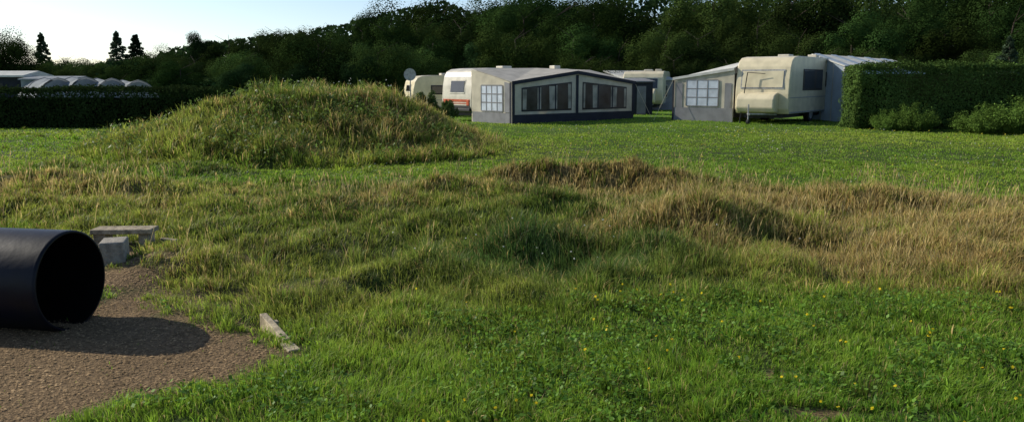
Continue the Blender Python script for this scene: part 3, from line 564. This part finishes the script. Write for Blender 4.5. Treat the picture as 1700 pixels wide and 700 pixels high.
def smallawn(loc,yaw,w,d,h0,h1,mw,mr,lab,win=True):
    e=empty('caravan_awning',loc,yaw);tag(e,lab,"awning")
    V=[(0,0,0),(w,0,0),(w,d,0),(0,d,0),(0,0,h0),(w,0,h0),(w,d,h1),(0,d,h1)]
    pmesh('wall',V,[(0,1,5,4),(1,2,6,5),(2,3,7,6),(3,0,4,7),(0,3,2,1)],mw,e)
    V=[(-.08,-.1,h0-.03),(w+.08,-.1,h0-.03),(w+.08,d,h1+.0),(-.08,d,h1),(-.08,-.1,h0+.03),(w+.08,-.1,h0+.03),(w+.08,d,h1+.06),(-.08,d,h1+.06)]
    pmesh('roof',V,[(4,5,6,7),(0,3,2,1),(0,1,5,4),(1,2,6,5),(2,3,7,6),(3,0,4,7)],mr,e)
    if win:
        lattice(e,(0,-.004,0),(1,0,0),(0,0,1),w*.12,w*.45,.7,h0-.3,(0,-1,0),2,2,M_pvc,M_aroof)
        lattice(e,(0,-.004,0),(1,0,0),(0,0,1),w*.55,w*.88,.7,h0-.3,(0,-1,0),2,2,M_pvc,M_aroof)
    else: box('door_flap',(w*.3,-.012,.05),(w*.7,-.002,h0-.2),M_agrey,e)
smallawn((6.1,43.5,0),math.radians(20),2.9,2.6,1.65,2.1,M_agrey,M_awht,"pale roofed awning behind the caravans")
smallawn((5.5,37.8,0),math.radians(10),1.1,1.4,1.55,1.65,M_adark,M_agrey,"small dark grey storage tent beside the awning",False)
e=empty('satellite_dish',(-4.5,36.0,0));tag(e,"grey satellite dish on a thin pole","satellite dish")
tube('pole',(0,0,0),(0,0,1.75),.025,M_metal,e,seg=8)
V=[];F=[];ns=24
for j,r_ in enumerate((0,.1,.2,.27)):
    for i in range(ns):
        a=6.2832*i/ns; V.append((math.cos(a)*r_,-.25*r_*r_*4*.3-.06,1.86+math.sin(a)*r_))
for j in range(3):
    for i in range(ns): F.append((j*ns+i,j*ns+(i+1)%ns,(j+1)*ns+(i+1)%ns,(j+1)*ns+i))
pmesh('dish',V,F,M_metal,e); tube('receiver_arm',(0,-.05,1.62),(0,-.4,1.8),.012,M_metal,e,seg=6)
e=empty('low_building',(-34,39.5,0));tag(e,"low dark shed with pale roof edge behind a hedge","building")
box('wall',(0,0,0),(10.3,2.2,1.76),M_adark,e)
pmesh('roof',[(-.2,-.25,1.77),(10.45,-.25,1.77),(10.45,2.4,1.77),(-.2,2.4,1.77),(-.2,-.25,1.85),(10.45,-.25,1.85),(10.45,1.1,2.08),(-.2,1.1,2.08),(10.45,2.4,1.85),(-.2,2.4,1.85)],
 [(0,1,5,4),(4,5,6,7),(7,6,8,9),(1,2,8,6,5),(0,4,7,9,3),(2,3,9,8),(0,3,2,1)],M_awht,e)
for i in range(4): lattice(e,(0,-.004,0),(1,0,0),(0,0,1),1+i*2.3,2.4+i*2.3,.9,1.5,(0,-1,0),2,1,M_pvc,M_adark)
def tunnel(x,y,w,h,yaw,mat,lab):
    e=empty('tunnel_tent',(x,y,0),yaw);tag(e,lab,"tent","pale tunnel tents behind the hedge")
    n=14;V=[];F=[];ts=[0,.8,1.6,2.4,3.0]
    def pt_(i):
        q=-1+2*i/n; return q, max(0,.8*(1-abs(q)**3)+.2*(1-abs(q)))
    for j,t in enumerate(ts):
        k=1-.05*(j%2)-.15*(j==4)
        for i in range(n+1):
            q,z_=pt_(i); V.append((q*w/2*k,t,z_*h*k))
    m_=n+1
    for j in range(4):
        for i in range(n): F.append((j*m_+i,j*m_+i+1,(j+1)*m_+i+1,(j+1)*m_+i))
    pmesh('fly_sheet',V,F,mat,e)
    Vd=[(pt_(i)[0]*w/2*.96,.03,pt_(i)[1]*h*.96) for i in range(n+1)]
    pmesh('entrance',Vd,[tuple(range(n+1))],M_agrey,e)
    for j in (0,2):
        V2=[];F2=[]
        for i in range(n+1):
            q,z_=pt_(i)
            for dt,kk in ((0,1.0),(.05,1.0),(.05,1.015),(0,1.015)): V2.append((q*w/2*kk,ts[j]+dt,z_*h*kk))
        for i in range(n):
            for q in range(4): F2.append((i*4+q,i*4+(q+1)%4,i*4+4+(q+1)%4,i*4+4+q))
        pmesh('hoop_sleeve',V2,F2,M_agrey,e)
for i,(xx,w,h) in enumerate(((-20.9,2.7,1.72),(-19.6,2.6,1.76),(-18.4,2.5,1.70),(-17.2,2.4,1.62))):
    tunnel(xx,37.5,w,h,math.radians(50),M_tent,"pale tunnel tent behind a dark hedge")
smallawn((-23.3,38.6,0),math.radians(5),2.3,1.5,1.66,1.76,M_tent,M_tent,"pale blue square tent beside a low building",False)
# ------------------------------------------------------------------ pipe
az=math.radians(100); nrm=Vector((math.sin(az),math.cos(az),0))
e=empty('drain_pipe',(-2.88,5.12,0.0));e.rotation_euler=(0,0,math.atan2(nrm.y,nrm.x));tag(e,"large black plastic pipe section lying on gravel","pipe")
zc=.308+float(hgt(np.array([-3.3]),np.array([5.1]))[0]);ns=64
def ringmesh(nm,prof,mat):
    V=[];F=[];n=len(prof)
    for i in range(ns):
        a=6.2832*i/ns
        for (xx,r_) in prof: V.append((xx,math.cos(a)*r_,zc+math.sin(a)*r_))
    for i in range(ns):
        for j in range(n-1):
            F.append((i*n+j,((i+1)%ns)*n+j,((i+1)%ns)*n+j+1,i*n+j+1))
    o=pmesh(nm,V,F,mat,e,smooth=False)
    for p_ in o.data.polygons:p_.use_smooth=True
    return o
ringmesh('outer_wall',[(-3,.33),(-1.5,.33),(-.02,.33),(-.004,.328),(0,.322)],M_pipe)
ringmesh('rim',[(0,.322),(.001,.316),(0,.312)],M_pipe)
ringmesh('inner_wall',[(0,.312),(-.01,.310),(-1.5,.308),(-3,.308)],M_pipein)
def gz(a,b): return float(hgt(np.array([a]),np.array([b]))[0])
o=box('stone_block',(-.1,-.14,-.03),(.1,.14,.18),M_stone,None,.012);o.location=(-3.46,6.85,gz(-3.46,6.85)-.01);o.rotation_euler=(0,0,math.radians(18));tag(o,"small squared concrete block on bare soil","block")
e=empty('low_bench',(-3.70,7.55,gz(-3.70,7.55)),math.radians(4));tag(e,"low weathered timber slab bench on short posts","bench")
box('seat',(-.28,-.11,.105),(.28,.11,.15),M_wood,e,.008);box('leg',(-.26,-.09,-.08),(-.15,.09,.103),M_wood,e,.008);box('leg',(.15,-.08,-.08),(.25,.08,.103),M_wood,e,.008)
o=box('timber_offcut',(-.08,-.03,0),(.08,.03,.035),M_wood,None,.006);o.location=(-3.33,7.65,gz(-3.33,7.65)+.04);o.rotation_euler=(0,.1,-.1);tag(o,"short wooden offcut lying in the grass","wood")
e=empty('edging_plank',(0,0,0));e.rotation_euler=(0,0,math.atan2(4.68-5.28,-1.30+1.68));tag(e,"pale wooden edging plank at the edge of gravel","plank")
e.location=(-1.48,4.90,gz(-1.48,4.90)-.03)
V=[(-.34,-.026,-.06),(.18,-.026,-.06),(.18,.026,-.06),(-.34,.026,-.06),(-.34,-.024,.11),(.18,-.024,.075),(.18,.024,.075),(-.34,.024,.11)]
pmesh('board',V,[(0,3,2,1),(4,5,6,7),(0,1,5,4),(1,2,6,5),(2,3,7,6),(3,0,4,7)],M_woodp,e,.006)
box('board',(.185,-.045,-.06),(.36,.03,.06),M_woodp,e,.006)
box('stake',(-.25,.028,-.1),(-.2,.064,.08),M_woodp,e,.005)
# ------------------------------------------------------------------ light, sky, camera
el=math.radians(30);sa=math.radians(-68)
S=Vector((math.sin(sa)*math.cos(el),math.cos(sa)*math.cos(el),math.sin(el)))
ld=bpy.data.lights.new('sun','SUN');ld.energy=5;ld.angle=math.radians(.5);ld.color=(1,.93,.79)
lo=link(bpy.data.objects.new('sun',ld));lo.rotation_euler=(-S).to_track_quat('-Z','Y').to_euler();lo.location=(-30,20,30)
w=bpy.data.worlds.new("World");scn.world=w;w.use_nodes=True;nt=w.node_tree
sk=nt.nodes.new('ShaderNodeTexSky');sk.sky_type='NISHITA';sk.sun_disc=False;sk.sun_elevation=el;sk.sun_rotation=sa;sk.dust_density=.6;sk.air_density=.75;sk.ozone_density=1.3
bg=nt.nodes['Background'];bg.inputs[1].default_value=.15;nt.links.new(sk.outputs[0],bg.inputs[0])
cam=bpy.data.cameras.new('camera');co=link(bpy.data.objects.new('camera',cam));co.location=(0,0,1.6);co.rotation_euler=(math.radians(90-9.2),0,0)
cam.sensor_width=36;cam.lens=1334/1700*36;cam.clip_end=3000;cam.clip_start=.05;scn.camera=co
scn.view_settings.view_transform='Standard';scn.view_settings.look='None';scn.view_settings.exposure=0
